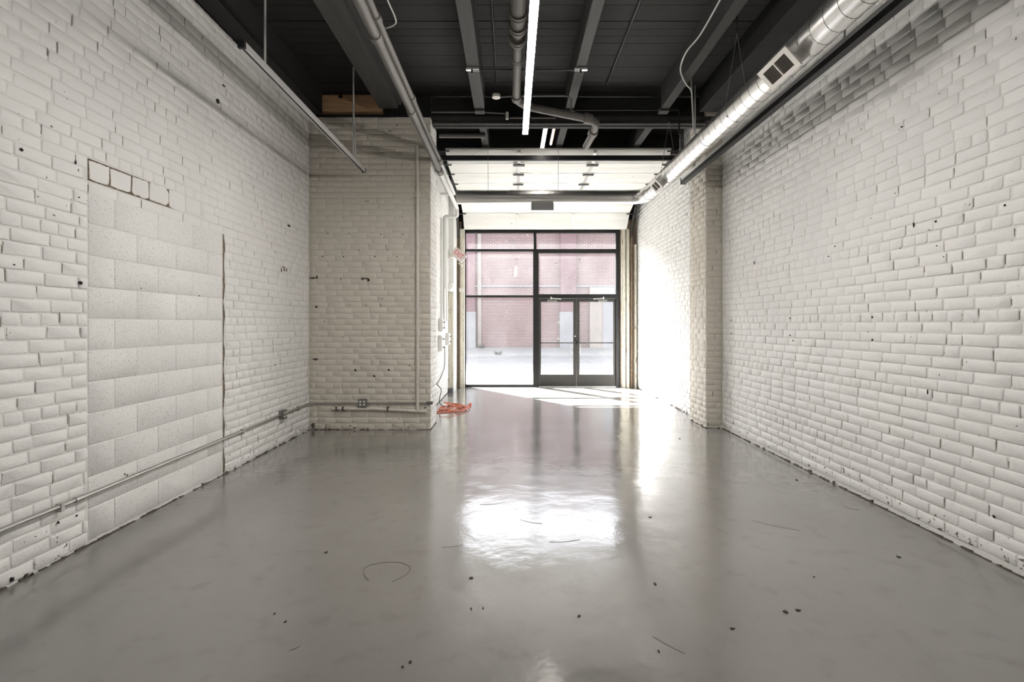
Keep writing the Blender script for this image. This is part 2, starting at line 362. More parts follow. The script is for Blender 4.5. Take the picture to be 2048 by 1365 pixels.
def brick_wall(parent, origin, u, length, top, nrm, matkey='brick', holes=(), seed=0, z0=.0, alt=None, head=1.0, proud=.0052, limit=300, skip_header=False, extra=(), gap=.30, zs=1.0):
    """a face of bricks in common bond: u runs along the wall, holes are (u0, u1, z0, z1) left open"""
    r = random.Random(seed); gaps = MB(); rg_ = random.Random(seed+500); items = list(extra); n = int((top-z0)/CO+.5); origin = Vector(origin); u = Vector(u); nrm = Vector(nrm)
    for c in range(n):
        za = z0+c*CO; zb = za+CO; zc = (za+zb)/2
        hdr = (c % 7 == 4) and not skip_header
        dc = r.uniform(-.0018, .0018)
        free = [(0, length)]
        for (a, b, h0, h1) in holes:
            if zb > h0+.012 and za < h1-.012:
                nf = []
                for (s, e) in free:
                    if b <= s or a >= e: nf.append((s, e)); continue
                    if a > s: nf.append((s, a))
                    if b < e: nf.append((b, e))
                free = nf
        pitch = HL if hdr else SL
        ph = (c % 2)*SL/2+r.uniform(-.03, .03)+(SL/4 if hdr else 0)
        for (s, e) in free:
            x = math.floor((s-ph)/pitch)*pitch+ph
            while x < e:
                wj = pitch+r.uniform(-.010, .010)
                if not hdr and r.random() < .06: wj = HL
                a, b = max(x, s), min(x+wj, e); x += wj
                if b-a < .035: continue
                kind = 's' if b-a > .17 else 'h'
                mk = matkey
                if alt and r.random() < .12: mk = alt
                me, L = variant(kind, matkey, r.randrange(10 if kind == 's' else 6))
                w = (b-a)-.009*head-r.uniform(-.002, .004)
                p = origin+u*((a+b)/2)+Vector((0,0,zc+r.uniform(-.0015, .0015)))+nrm*(proud+dc+r.uniform(-.0022, .0020)*(.5 if matkey == 'brick_shade' else 1))
                # brick local x must be n x z so the front faces along the normal
                ul = nrm.cross(Vector((0,0,1)))
                items.append((p, ul, nrm, w, CO-.0075, me, L, zs+r.uniform(-.02, .015), r.uniform(-.007, .007)))
                if rg_.random() < gap and b < e-.05:      # open, unpainted head joint
                    hgt = CO*rg_.uniform(.25, .47); zq = zc+rg_.uniform(-.2, .25)*CO; wq = rg_.uniform(.0018, .0048); q0 = origin+u*b+nrm*.002
                    gaps.prism([q0-u*wq*rg_.uniform(.2, 1)+Vector((0,0,zq-hgt)), q0+u*wq*rg_.uniform(.2, 1)+Vector((0,0,zq-hgt*.9)), q0+u*wq+Vector((0,0,zq)), q0+u*wq*rg_.uniform(.3, 1.3)+Vector((0,0,zq+hgt)), q0-u*wq*rg_.uniform(.3, 1)+Vector((0,0,zq+hgt*.95)), q0-u*wq*.5+Vector((0,0,zq))], nrm*(proud-.004))
    lay(parent, items, limit=limit)
    if gaps.v: tag(gaps.build('open_joints', M['gap'], parent), kind='stuff')
    # line of dirt where the wall meets the floor
    dl = MB(); x = 0.0
    while x < length-.02:
        w = rg_.uniform(.02, .09); hgt = rg_.uniform(.002, .014)*(2.2 if rg_.random() < .12 else 1); x1 = min(x+w, length)
        a, b = origin+u*x, origin+u*x1; a.z = b.z = 0
        if rg_.random() < .85: dl.prism([a+Vector((0,0,0)), b+Vector((0,0,0)), b+Vector((0,0,hgt*rg_.uniform(.3, 1))), a+Vector((0,0,hgt))], nrm*(proud+.006))
        x = x1
    tag(dl.build('dirt_line', M['grime'], parent), kind='stuff')
def struct(name, a, b, mt, label=None): return tag(boxo(name, a, b, mt), label, kind='structure')
def blob(mb, c, u, w, rx, rz, rr, n=9, th=.004):
    """irregular flat chip on a wall: centre, wall direction, normal, radii"""
    pts = [];
    for i in range(n):
        a = 2*math.pi*i/n; q = rr.uniform(.65, 1.25)
        pts.append(c+u*(math.cos(a)*rx*q)+Vector((0,0,math.sin(a)*rz*q)))
    mb.prism(pts, w*th)

XL, XR, YA, YB, TOP = -2.87, 3.02, 6.97, -5.0, 4.42
XP, XRC, XFR, YS, XPR = -1.146, -1.40, 2.93, 11.73, 2.79       # left pier face, recess face, far right wall, storefront, right pier face
ZC = 4.78
# ------------------------------------------------------------------ floor and big shell
fl = struct('floor', (-3.2, YB-.2, -.3), (3.3, YS+.12, 0), M['floor'], 'glossy grey painted concrete floor')
wl = struct('wall_left', (XL-.3, YB, -.1), (XL, YA+.3, TOP), M['mortar'], 'white painted brick wall with a blocked-up doorway')
wr = struct('wall_right', (XR, YB, -.1), (XR+.3, 7.07+.3, ZC+.2), M['mortar'], 'white painted brick wall on the right of the room')
wa = struct('wall_alcove', (XL-.3, YA, -.1), (XP-.01, 7.5, TOP), M['mortar_shade'], 'shaded beige white brick wall facing the room')
wrec = struct('wall_recess', (XL-.3, 7.5, -.1), (XRC, 10.85, TOP+.6), M['mortar'], 'white brick side wall with conduits near the storefront')
wret = struct('wall_return', (XL-.3, 10.85, -.1), (-1.285, YS+.25, 5), M['white'], 'white wall return beside the storefront')
wfr = struct('wall_far_right', (XFR, 7.37, -.1), (XFR+.4, YS+.25, 5), M['mortar'], 'sunlit white brick wall beside the glass doors')
wpr = struct('wall_pilaster', (XPR, 7.07, -.1), (XR+.3, 7.72, ZC+.2), M['mortar_shade'], 'white brick pilaster on the right wall')
# upper dark band above the brick, and the dark end walls of the roof space
struct('wall_upper_left', (XL-.3, YB, TOP), (XL-.02, YA+.5, 5), M['plank'], 'black painted band above the left brick wall')
struct('wall_upper_alcove', (XL-.3, YA+.16, TOP), (XP-.03, 7.5, 5), M['plank'], 'black painted band above the alcove brick')
struct('wall_front', (-1.4, YS-.05, 3.705), (3.2, YS+.25, 5), M['plank'], 'dark wall above the storefront glazing')
# back of the room, behind the photographer
struct('wall_back', (-3.2, YB-.2, -.1), (3.3, YB, 5), M['white'], 'plain white back wall')

# ------------------------------------------------------------------ brick faces
def yz(x, y, X):            # image point on a side wall X -> (Y, Z)
    Y = F*X/(x-VX); return Y, CH+(VY-y)/F*Y
B0, B1 = 3.329, 4.885       # blocked-up doorway
LINT0, LINT1 = 3.33, 4.56
base = YB                   # u starts at the back of the room
lint = []
rr = random.Random(3)
y = LINT0+.006
while y < LINT1-.08:
    w = rr.uniform(.16, .23)
    if y+w > LINT1: w = LINT1-y
    me, L = variant('r', 'brick', rr.randrange(5))
    lint.append((Vector((XL+.007+rr.uniform(-.004, .003), y+w/2, 2.548+.004*(y-LINT0))), Vector((0,-1,0)), Vector((1,0,0)), w-.011, .118, me, L, rr.uniform(1.12, 1.2), rr.uniform(-.02, .02)))
    y += w
brick_wall(wl, (XL, base, 0), (0,1,0), YA-base, TOP+.01, (1,0,0), holes=[(B0-base, B1+.030-base, 0, 2.39), (LINT0-base, LINT1-base, 2.47, 2.62)], seed=11, z0=.012, extra=lint)
brick_wall(wr, (XR, base, 0), (0,1,0), 7.07-base, ZC, (-1,0,0), seed=23, z0=.04)
brick_wall(wa, (XL, YA, 0), (1,0,0), XP-XL-.004, TOP+.01, (0,-1,0), matkey='brick_shade', seed=31, z0=.01, head=.35, proud=.0042, skip_header=True, gap=.08, zs=1.035)
# pier side, recess, far right wall, right pilaster faces
brick_wall(wa, (XP-.01, YA, 0), (0,1,0), .53, TOP, (1,0,0), seed=37, z0=.01, skip_header=True, limit=60)
brick_wall(wrec, (XRC, 7.5, 0), (0,1,0), 10.85-7.5, TOP+.5, (1,0,0), seed=41, z0=.01)
brick_wall(wfr, (XFR, 7.72, 0), (0,1,0), YS-7.72, ZC, (-1,0,0), seed=43, z0=.01)
brick_wall(wpr, (XPR, 7.07, 0), (1,0,0), XR-XPR-.005, ZC, (0,-1,0), matkey='brick_shade', seed=47, z0=.04, skip_header=True, limit=200)
brick_wall(wpr, (XPR, 7.07, 0), (0,1,0), .65, ZC, (-1,0,0), matkey='brick_shade', seed=53, z0=.04, skip_header=True, limit=100)
# cinder blocks filling the old doorway
items = []
for k_ in range(11):
    z0 = .026+.2155*k_; st = 3.553-.4375 if k_ % 2 == 0 else 3.766-.4375
    x = st
    while x < B1-.02:
        a, b = max(x, B0), min(x+.4375, B1); x += .4375
        if b-a < .03: continue
        me, L = variant('b' if b-a > .3 else 'bh', 'cmu', rr.randrange(4))
        items.append((Vector((XL+.004+rr.uniform(-.001, .001), (a+b)/2, z0+.10775)), Vector((0,-1,0)), Vector((1,0,0)), b-a-.006, .21, me, L, 1, 0))
lay(wl, items, single='cinder_block', rest='cinder_block_field')
# crumbling joint on the right of the blocks, and grime round the lintel bricks
mb = MB(); n = 46; rj = random.Random(5); pl = []; pr = []
for i in range(n+1):
    z = .02+2.37*i/n; w0 = rj.uniform(.000, .006); w1 = .020+.010*math.sin(i*.9)+rj.uniform(-.008, .006)
    pl.append(Vector((XL+.001, B1-.002+w0, z))); pr.append(Vector((XL+.001, B1+w1, z)))
for i in range(n): mb.add([pl[i], pr[i], pr[i+1], pl[i+1], pl[i]+Vector((.004,0,0)), pr[i]+Vector((.004,0,0)), pr[i+1]+Vector((.004,0,0)), pl[i+1]+Vector((.004,0,0))], ((0,1,2,3), (7,6,5,4), (0,4,5,1), (2,6,7,3), (1,5,6,2), (3,7,4,0)))
tag(mb.build('crumbling_joint', M['rubble'], wl), kind='stuff')
boxo('lintel_bed', (XL-.01, LINT0, 2.472), (XL+.0015, LINT1-.35, 2.622), M['rubble'], wl)
# nail holes and chips
def chips(parent, X, spots, nrm, seed, name='anchor_hole'):
    r = random.Random(seed)
    for (x, y, w, h) in spots:
        Y, Z = yz(x, y, X); s = Y/F
        mb = MB(); blob(mb, Vector((X+nrm*.0085, Y, Z)), Vector((0,1,0)), Vector((nrm,0,0)), w*s*.36*max(1, abs(Y/X)*.8), h*s*.36, r, n=11)
        mb.build(name, M['dark'], parent)
chips(wr, XR, [(2013,411,6,7), (1830,450,5,14), (1874,443,6,6), (1747,635,5,6), (1747,680,5,6), (1582,637,3,4), (1582,671,3,4), (1464,641,3,3), (1464,667,3,3), (1876,492,3,3), (1803,497,3,3), (1510,526,3,9), (1672,493,4,4), (1588,682,3,4), (1806,254,6,6), (1991,1034,7,9), (1858,784,3,14), (1659,513,4,3)], -1, 3)
chips(wl, XL, [(434,202,13,16), (446,172,10,6), (576,452,9,7), (40,300,8,9), (148,325,6,12), (158,566,16,10), (113,1046,9,8), (150,1032,6,5), (155,395,4,5), (247,949,6,4), (252,951,4,4), (280,577,3,3), (549,505,3,2), (396,592,3,3), (549,730,3,3), (20,1160,14,12), (60,1150,14,9), (25,530,6,4)], 1, 4)
mb = MB(); rg = random.Random(9)
for (x, y, w, h) in [(563,538,2,10), (567,534,2,8), (571,540,2,9), (625,551,18,3), (634,546,3,8)]:
    pass
def chips_f(parent, Yw, spots, seed):
    r = random.Random(seed)
    for (x, y, w, h) in spots:
        p = PX(x, y, Yw-.0085); s = Yw/F; mb = MB(); blob(mb, p, Vector((1,0,0)), Vector((0,-1,0)), w*s*.5, h*s*.5, r); mb.build('anchor_hole', M['grime' if w > 5 else 'dark'], parent)
c7 = [(415,128,2,4), (565,130,8,5), (590,128,8,3), (604,136,4,8), (225,124,14,3), (252,118,3,8), (698,265,2,2), (475,310,2,2), (590,310,2,2), (690,312,2,2), (305,422,3,2), (430,527,2,2), (515,752,4,5), (743,752,4,5), (643,793,5,4), (885,722,3,2), (650,660,2,2), (248,322,5,4), (240,680,10,4), (225,1130,8,10), (600,1155,3,4), (505,1150,3,4), (990,1010,3,4)]
c6 = [(325,1050), (472,1050), (688,1052), (838,1054), (537,1163), (735,1160), (290,1205), (433,1206), (648,1206), (798,1206), (582,828), (600,828), (752,350), (800,308)]
chips_f(wa, YA, [(560+a/3.4125, 520+b/3.4125, w, h) for (a, b, w, h) in c7]+[(560+a/3.4125, 160+b/3.4125, 2.4, 2.4) for (a, b) in c6], 6)
# faded stencil marks on the left wall
for (x, y, w, h) in [(561.5,540,2,10), (566,535,7,2), (567,540,2,9), (571.5,540,2,9)]:
    Y, Z = yz(x, y, XL); s = Y/F; mb = MB(); blob(mb, Vector((XL+.0085, Y, Z)), Vector((0,1,0)), Vector((1,0,0)), w*s*1.2, h*s*.5, rg, th=.0015); mb.build('stencil_mark', M['grime'], wl)

# ------------------------------------------------------------------ ceiling: planks, joists, girder
ce = struct('ceiling', (-3.2, YB-.2, ZC+.03), (3.4, YS+.25, ZC+.3), M['plank'], 'black painted timber plank ceiling')
PW = .136; yy = 0.0; rp = random.Random(17)
edges = []
yy = YB
while yy < 7.1: edges.append(yy); yy += PW
field = MB()
for i, ya in enumerate(edges):
    zz = ZC+rp.uniform(-.004, .004); g = rp.choice((.003, .004, .006, .009))
    if ya > 3.3: boxo('plank', (-3.1, ya+g/2, zz), (3.25, ya+PW-g/2, ZC+.03), M['plank'], ce)
    else: field.box((-3.1, ya+g/2, zz), (3.25, ya+PW-g/2, ZC+.03))
tag(field.build('plank_field', M['plank'], ce), kind='stuff')
ZJ = 4.45
for (xa, xb) in ((-1.818, -1.56), (-.520, -.376), (.735, .850), (2.04, 2.155)):
    boxo('joist', (xa, YB, ZJ), (xb, 6.75, ZC), M['joist'], ce, bevel=.006)
    if xa < -1.5: boxo('joist_ply', (xb, YB, ZJ+.05), (xb+.05, 6.75, ZC), M['joist'], ce)
boxo('joist', (-2.86, YB, TOP+.01), (-2.66, 6.9, ZC), M['plank'], ce)
boxo('joist', (2.62, YB, TOP+.05), (3.0, 6.9, ZC), M['plank'], ce)
# steel girder across the room and shorter joists beyond it
boxo('girder_web', (XP-.02, 7.13, 4.36), (3.0, 7.17, ZC), M['plank'], ce)
boxo('girder_flange', (XP-.02, 7.06, 4.37), (3.0, 7.24, 4.40), M['joist'], ce)
boxo('girder_strip', (XP-.02, 7.055, 4.41), (3.0, 7.075, 4.475), M['joist'], ce)
for (xa, xb) in ((-.50, -.39), (.74, .85), (2.04, 2.15)):
    boxo('joist', (xa, 7.24, ZJ+.04), (xb, 8.6, ZC), M['joist'], ce)
    boxo('joist_hanger', (xa-.008, 6.75, ZJ-.03), (xb+.008, 6.86, ZJ+.02), M['joist'], ce)
boxo('header_board', (XRC, 8.62, 4.50), (XFR, 8.70, ZC+.05), M['plank'], ce)
# raw timber left of the first joist, above the alcove wall
tb = boxo('timber_header', (XL+.0, YA+.05, 4.53), (-1.86, YA+.16, 4.770), M['timber'], bevel=.008)
tag(tb, 'unpainted brown pine timber above the alcove wall, under the black ceiling', 'timber')
for (x, y) in ((681, 193), (626, 214)):
    p = PX(x, y, YA+.045); mb = MB(); mb.prism([p+Vector((.035,0,0)), p+Vector((0,0,.035)), p+Vector((-.035,0,0)), p+Vector((0,0,-.035))], (0,.02,0)); put(mb.build('bolt_plate', M['dark'], None), tb)
# small items screwed to the ceiling
for (x, y, Yd, w, h) in ((866, 168, 6.4, .06, .10), ):
    pass

# ------------------------------------------------------------------ pipes under the ceiling
def pipe(name, label, pts, r, mt, cat='pipe', n=14, rad=None, group=None):
    t = tubeo(name, bend(pts, rad) if rad else pts, r, mt, None, n); return tag(t, label, cat, group)
# pair of steel pipes on the left
for (X, Z, r, y1, lab, rr_) in ((-1.09, 3.80, .040, 9.75, 'lower, thicker grey steel pipe of the pair running along the left', .050), (-1.085, 3.95, .031, 9.30, 'upper, thinner grey steel pipe of the pair running along the left', .04)):
    t = thing('steel_pipe', (X, 0, Z), lab, 'pipe')
    tubeo('grey_section', [(X, YB, Z), (X, 7.35, Z)], r, M['greypipe'], t, 16)
    for yc in (3.95, 5.35):
        tubeo('coupling', [(X, yc-.04, Z), (X, yc+.04, Z)], rr_, M['greypipe'], t, 16)
    tubeo('valve_body', [(X, 7.32, Z), (X, 7.5, Z)], rr_*1.05, M['iron'], t, 16)
    if r > .035: pts = bend([(X, 7.35, Z), (X, y1, Z), (X, y1+.06, Z-.16), (XRC+.06, y1+.06, Z-.16), (XRC+.06, y1+.06, 2.2)], .05)
    else: pts = bend([(X, 7.35, Z), (X, y1, Z), (XRC+.05, y1, Z)], .05)
    tubeo('white_section', pts, r*.9, M['white'], t, 14)
    for yh in (.8, 3.55):
        mb = MB().box((X-.012, yh-.004, Z+r), (X+.012, yh+.004, ZC)); mb.build('hanger_strap', M['blackmetal'], t)
# cast iron drain
dr = thing('drain_pipe', (.06, 5, 4.3), 'dark cast iron drain pipe with bell joints hanging beside the long lamp', 'pipe')
tubeo('run', [(.055, YB, 4.30), (.055, 4.72, 4.30)], .068, M['iron'], dr, 20)
tubeo('narrow_run', bend([(.055, 4.70, 4.30), (.055, 6.15, 4.29), (.20, 6.28, 4.27), (1.02, 6.36, 4.14)], .10), .049, M['iron'], dr, 18)
tubeo('drop', bend([(1.0, 6.355, 4.145), (1.10, 6.40, 4.11), (1.09, 6.7, 4.06), (1.05, 7.0, 4.02)], .08), .049, M['iron'], dr, 18)
for ya in (3.0, 4.42, 4.62, 4.82, 5.2):
    R_ = .083 if ya < 4.9 else .057
    for d in (0, .045): tubeo('bell_joint', [(.055, ya+d-.016, 4.30), (.055, ya+d+.016, 4.30)], R_, M['iron'], dr, 20)
tubeo('bell_joint', [(.055, 6.02, 4.29), (.055, 6.12, 4.29)], .06, M['iron'], dr, 18)
tubeo('bell_joint', [(.93, 6.345, 4.153), (1.03, 6.36, 4.14)], .066, M['iron'], dr, 18)
tubeo('bell_joint', [(1.093, 6.58, 4.08), (1.085, 6.66, 4.065)], .066, M['iron'], dr, 18)
for yh in (4.0, 5.4): boxo('hanger_strap', (.045, yh-.012, 4.30), (.065, yh+.012, ZC), M['blackmetal'], dr)
# thin conduits along and across the ceiling
pipe('ceiling_conduit', 'thin black conduit along the ceiling left of the drain pipe', [(-.205, YB, 4.765), (-.205, 6.7, 4.765)], .012, M['blackmetal'])
pipe('ceiling_conduit', 'thin black conduit slanting along the ceiling on the right', [(1.31, YB, 4.765), (1.29, 6.7, 4.765)], .014, M['blackmetal'])
cr = thing('strut_rod', (0, 5.55, 4.43), 'thin steel rod clamped across the undersides of two joists', 'rod')
yr = 5.68
tubeo('rod', [(-.46, yr, 4.43), (.80, yr, 4.43)], .010, M['joist'], cr)
for x0 in (-.53, .72):
    boxo('clamp', (x0, yr-.02, 4.425), (x0+.15, yr+.02, 4.447), M['alu'], cr); boxo('clamp_bolt', (x0+.06, yr-.03, 4.38), (x0+.08, yr-.01, 4.425), M['blackmetal'], cr)
sp = thing('sprinkler_line', (-.6, 6.9, 4.4), 'thin grey sprinkler pipe crossing below the ceiling with one small head', 'pipe')
tubeo('branch', [(-1.14, 6.98, 4.50), (-.4, 6.98, 4.50), (-.08, 6.98, 4.48)], .012, M['greypipe'], sp)
tubeo('head', [(-.07, 6.98, 4.50), (-.07, 6.98, 4.40)], .022, M['offwhite'], sp)
tubeo('branch', [(-.03, 6.98, 4.42), (.62, 6.98, 4.42)], .010, M['greypipe'], sp)
pipe('angle_conduit', 'thin black conduit crossing under the girder and turning down at the right', [(.70, 6.95, 4.52), (2.36, 6.95, 4.52), (2.36, 6.95, 4.18)], .013, M['blackmetal'], rad=.03)
pipe('curved_conduit', 'grey conduit arching from the round cover to the second joist', [(-.19, 6.3, 4.40), (.10, 6.3, 4.42), (.70, 6.3, 4.42), (.76, 6.3, 4.38), (.77, 6.4, 4.26)], .010, M['greypipe'], rad=.06)
tag(tubeo('ceiling_cover_plate', [(-.20, 6.26, 4.41), (-.20, 6.26, 4.375)], .052, M['offwhite'], None, 24), 'round off-white cover plate hanging left of the drain pipe', 'cover plate')
pipe('vent_pipe', 'short dull grey pipe running sideways from the left pier top', [(XP+.0, 7.75, 4.46), (-.42, 7.75, 4.46)], .035, M['greypipe'])

# ------------------------------------------------------------------ lamps
def strip(name, label, X, Z, y0, y1, seams, drop=True, lm='led'):
    t = thing(name, (X, (y0+y1)/2, Z), label, 'lamp')
    boxo('housing', (X-.030, y0, Z), (X+.030, y1, Z+.055), M['blackmetal'], t)
    ed = [y0]+seams+[y1]
    for a, b in zip(ed[:-1], ed[1:]): boxo('diffuser', (X-.0285, a+.003, Z-.012), (X+.0285, b-.003, Z), M[lm], t)
    if drop:
        for yh in [y0+.3]+[s for s in seams]+[y1-.25]:
            tubeo('suspension_wire', [(X, yh, Z+.055), (X, yh, ZC-.006)], .0022, M['blackmetal'], t, 6)
    return t
strip('linear_lamp', 'long lit white strip lamp hanging down the middle of the room', .146, 3.60, 1.80, 5.43, [3.02, 4.24])
strip('linear_lamp', 'short lit white strip lamp near the garage door, behind the girder', .50, 4.42, 7.32, 8.15, [], False, 'led_small')
t = thing('lamplit_pipe', (.66, 7.7, 4.45), 'short tan pipe beside the small lit strip lamp, lamplight added as a glow', 'lamp')
boxo('housing', (.615, 7.35, 4.475), (.66, 8.1, 4.53), M['blackmetal'], t); tubeo('tube', [(.637, 7.36, 4.45), (.637, 8.08, 4.45)], .022, M['glow_pipe'], t)  # a pipe; the light falling on it is added as a faint glow
def rail(label, X, Z, y0, y1, stems, side):
    t = thing('suspended_light_rail', (X, (y0+y1)/2, Z), label, 'light rail')
    w, h = .023, .027
    if side < 0:
        w, h = .034, .044
        boxo('channel', (X-w, y0, Z+.008), (X+w, y1, Z+h), M['alu'], t); boxo('lamp_trough', (X-w*.96, y0, Z-h), (X+w*.96, y1, Z+.008), M['blackmetal'], t)
    mb = MB().box((X-w, y0, Z-.004), (X+w, y1, Z+h)); mb.box((X-w, y0, Z-h), (X-w+.010, y1, Z-.004)); mb.box((X+w-.010, y0, Z-h), (X+w, y1, Z-.004))
    if side > 0: mb.build('channel', M['alu'], t)
    if side > 0: boxo('slot', (X-w+.010, y0, Z-h*.75), (X+w-.010, y1, Z-.004), M['blackmetal'], t)
    for ye in (y0, y1): boxo('end_cap', (X-w-.003, ye-.012, Z-h-.003), (X+w+.003, ye+.012, Z+h+.003), M['blackmetal'], t)
    for yh in stems: tubeo('stem', [(X, yh, Z+h), (X, yh, ZC)], .0085, M['alu'], t)
    return t
# ends read from the photograph
rl = rail('silver suspended light rail by the left brick wall', -2.03, 3.60, 3.70, 6.74, [4.05, 6.30], 1)
# power cable of the left rail
Yc = 6.28
tag(tubeo('power_cable', smooth_path([(-2.0, 6.30, 3.66), (-2.02, 6.29, 4.2), PX(708, 135, 6.25), PX(717, 100, 6.0), PX(716, 75, 5.9), PX(730, 62, 5.6), PX(750, 57, 5.35), PX(772, 56, 5.2), PX(790, 48, 5.05), PX(790, 35, 4.95), PX(775, 0, 4.75), PX(765, -30, 4.6)], 6), .0085, M['cable'], None, 8), 'white power cable looping from the left light rail up over the grey pipes', 'cable')
rr2 = rail('dark suspended light rail by the right brick wall, below the duct', 2.52, 3.60, -2.5, 7.25, [3.73, 6.78], -1)
tag(tubeo('power_cable', smooth_path([PX(1455, -30, 4.4), PX(1440, 0, 4.55), PX(1400, 70, 4.95), PX(1372, 105, 5.2), PX(1361, 140, 5.6), PX(1372, 168, 6.0), PX(1383, 184, 6.2), PX(1386, 230, 6.25), PX(1388, 262, 6.28)], 6), .0085, M['cable'], None, 8), 'white power cable hanging down behind the spiral duct at the right', 'cable')
tag(tubeo('drop_rod', [PX(1382, 152, 6.24), PX(1387, 262, 6.24)], .010, M['cable'], None, 8), 'short white drop rod next to the right power cable', 'rod')

# ------------------------------------------------------------------ spiral duct
XD, ZD, RD, YD = 2.215, 3.61, .117, 8.2
du = thing('spiral_duct', (XD, 5, ZD), 'shiny galvanised spiral duct running along the right and turning across to the left', 'duct')
tubeo('main_run', [(XD, YB+.05, ZD), (XD, YD-.24, ZD)], RD, M['galv'], du, 40)
arc = [(XD-.24+.24*math.cos(a), YD-.24+.24*math.sin(a), ZD) for a in [math.pi/2*i/8 for i in range(9)]]
tubeo('elbow', arc, RD*1.02, M['galv'], du, 40)
tubeo('cross_run', [(XD-.24, YD, ZD), (-.907, YD, ZD)], RD, M['galv'], du, 40)
tubeo('end_cap', [(-.900, YD, ZD), (-.922, YD, ZD)], RD*1.04, M['galv'], du, 32)
def helix(p0, axis, a, b, length, pitch, r):
    pts = []; n = int(length/pitch*20)
    for i in range(n+1):
        t = i/20*2*math.pi; s = i/20*pitch
        pts.append(Vector(p0)+Vector(axis)*s+Vector(a)*math.cos(t)*r+Vector(b)*math.sin(t)*r)
    return pts
MB().tube(helix((XD, 1.0, ZD), (0,1,0), (1,0,0), (0,0,1), YD-.26-1.0, .15, RD+.0005), .0022, 5).build('spiral_seam', M['galvdark'], du, smooth=True)
MB().tube(helix((-.88, YD, ZD), (1,0,0), (0,1,0), (0,0,1), 2.82, .15, RD+.0003), .0020, 5).build('spiral_seam', M['galv'], du, smooth=True)
for yb in (1.6, 5.55, 7.93): tubeo('joint_band', [(XD, yb-.02, ZD), (XD, yb+.02, ZD)], RD+.004, M['galv'], du, 40)
tubeo('joint_band', [(XD-.27, YD, ZD), (XD-.31, YD, ZD)], RD+.004, M['galv'], du, 40)
# supply registers on the lower left side of the main run
nv = Vector((-.74, 0, -.672)); wv = Vector((.672, 0, -.74))
def register(yc, half=.205, hw=.092):
    Mx = Matrix.Translation(Vector((XD, yc, ZD))) @ Matrix(((0, wv.x, nv.x, 0), (1, 0, 0, 0), (0, wv.z, nv.z, 0), (0, 0, 0, 1)))
    t = MB().box((-half+.012, -hw+.01, .05), (half-.012, hw-.01, .185), Mx).build('register_box', M['galv'], du)
    mb = MB(); f0, f1 = .185, .198
    mb.box((-half, -hw, f0), (half, -hw+.034, f1), Mx); mb.box((-half, hw-.034, f0), (half, hw, f1), Mx)
    mb.box((-half, -hw+.034, f0), (-half+.05, hw-.034, f1), Mx); mb.box((half-.05, -hw+.034, f0), (half, hw-.034, f1), Mx); mb.box((-.006, -hw+.034, f0), (.006, hw-.034, f1), Mx)
    put(mb.build('grille_frame', M['offwhite'], None), t)
    put(MB().box((-half+.05, -hw+.034, .1855), (half-.05, hw-.034, .187), Mx).build('grille_backing', M['dark'], None), t)
    mb = MB()
    for s in (-1, 1):
        for i in range(13):
            x = s*(.012+(half-.062)*(i+.5)/13)
            mb.box((x-.0022, -hw+.034, .187), (x+.0022, hw-.034, .1955), Mx)
    tag(put(mb.build('grille_louvres', M['grime'], None), t), kind='stuff')
register(3.83); register(7.08, .16, .085)
# underside register of the cross run
b_ = MB().box((.325, YD-.10, ZD-RD-.05), (.675, YD+.06, ZD-RD+.03)).build('register_box', M['galv'], du)
put(MB().box((.315, YD-.112, ZD-RD-.125), (.685, YD-.100, ZD-RD+.0)).build('grille_frame', M['greygrille'], None), b_)
# hangers
for yh in (2.2, 4.85, 6.95):
    h = tubeo('hanger_rod', [(XD, yh, ZC), (XD, yh, 4.36)], .008, M['blackmetal'], du, 8)
    for s in (-1, 1):
        put(tubeo('hanger_wire', [(XD, yh, 4.36), (XD+s*RD*.98, yh, ZD+.03), (XD+s*RD*.85, yh, ZD-RD*.6), (XD, yh, ZD-RD-.003)], .0028, M['boxsteel'], None, 6), h)
for xh in (-.40, .77):
    h = tubeo('hanger_rod', [(xh, YD, ZC), (xh, YD, 4.62)], .007, M['boxsteel'], du, 8)
    put(tubeo('hanger_wire', [(xh, YD, 4.62), (xh+.002, YD, ZD+RD)], .0030, M['boxsteel'], None, 6), h)
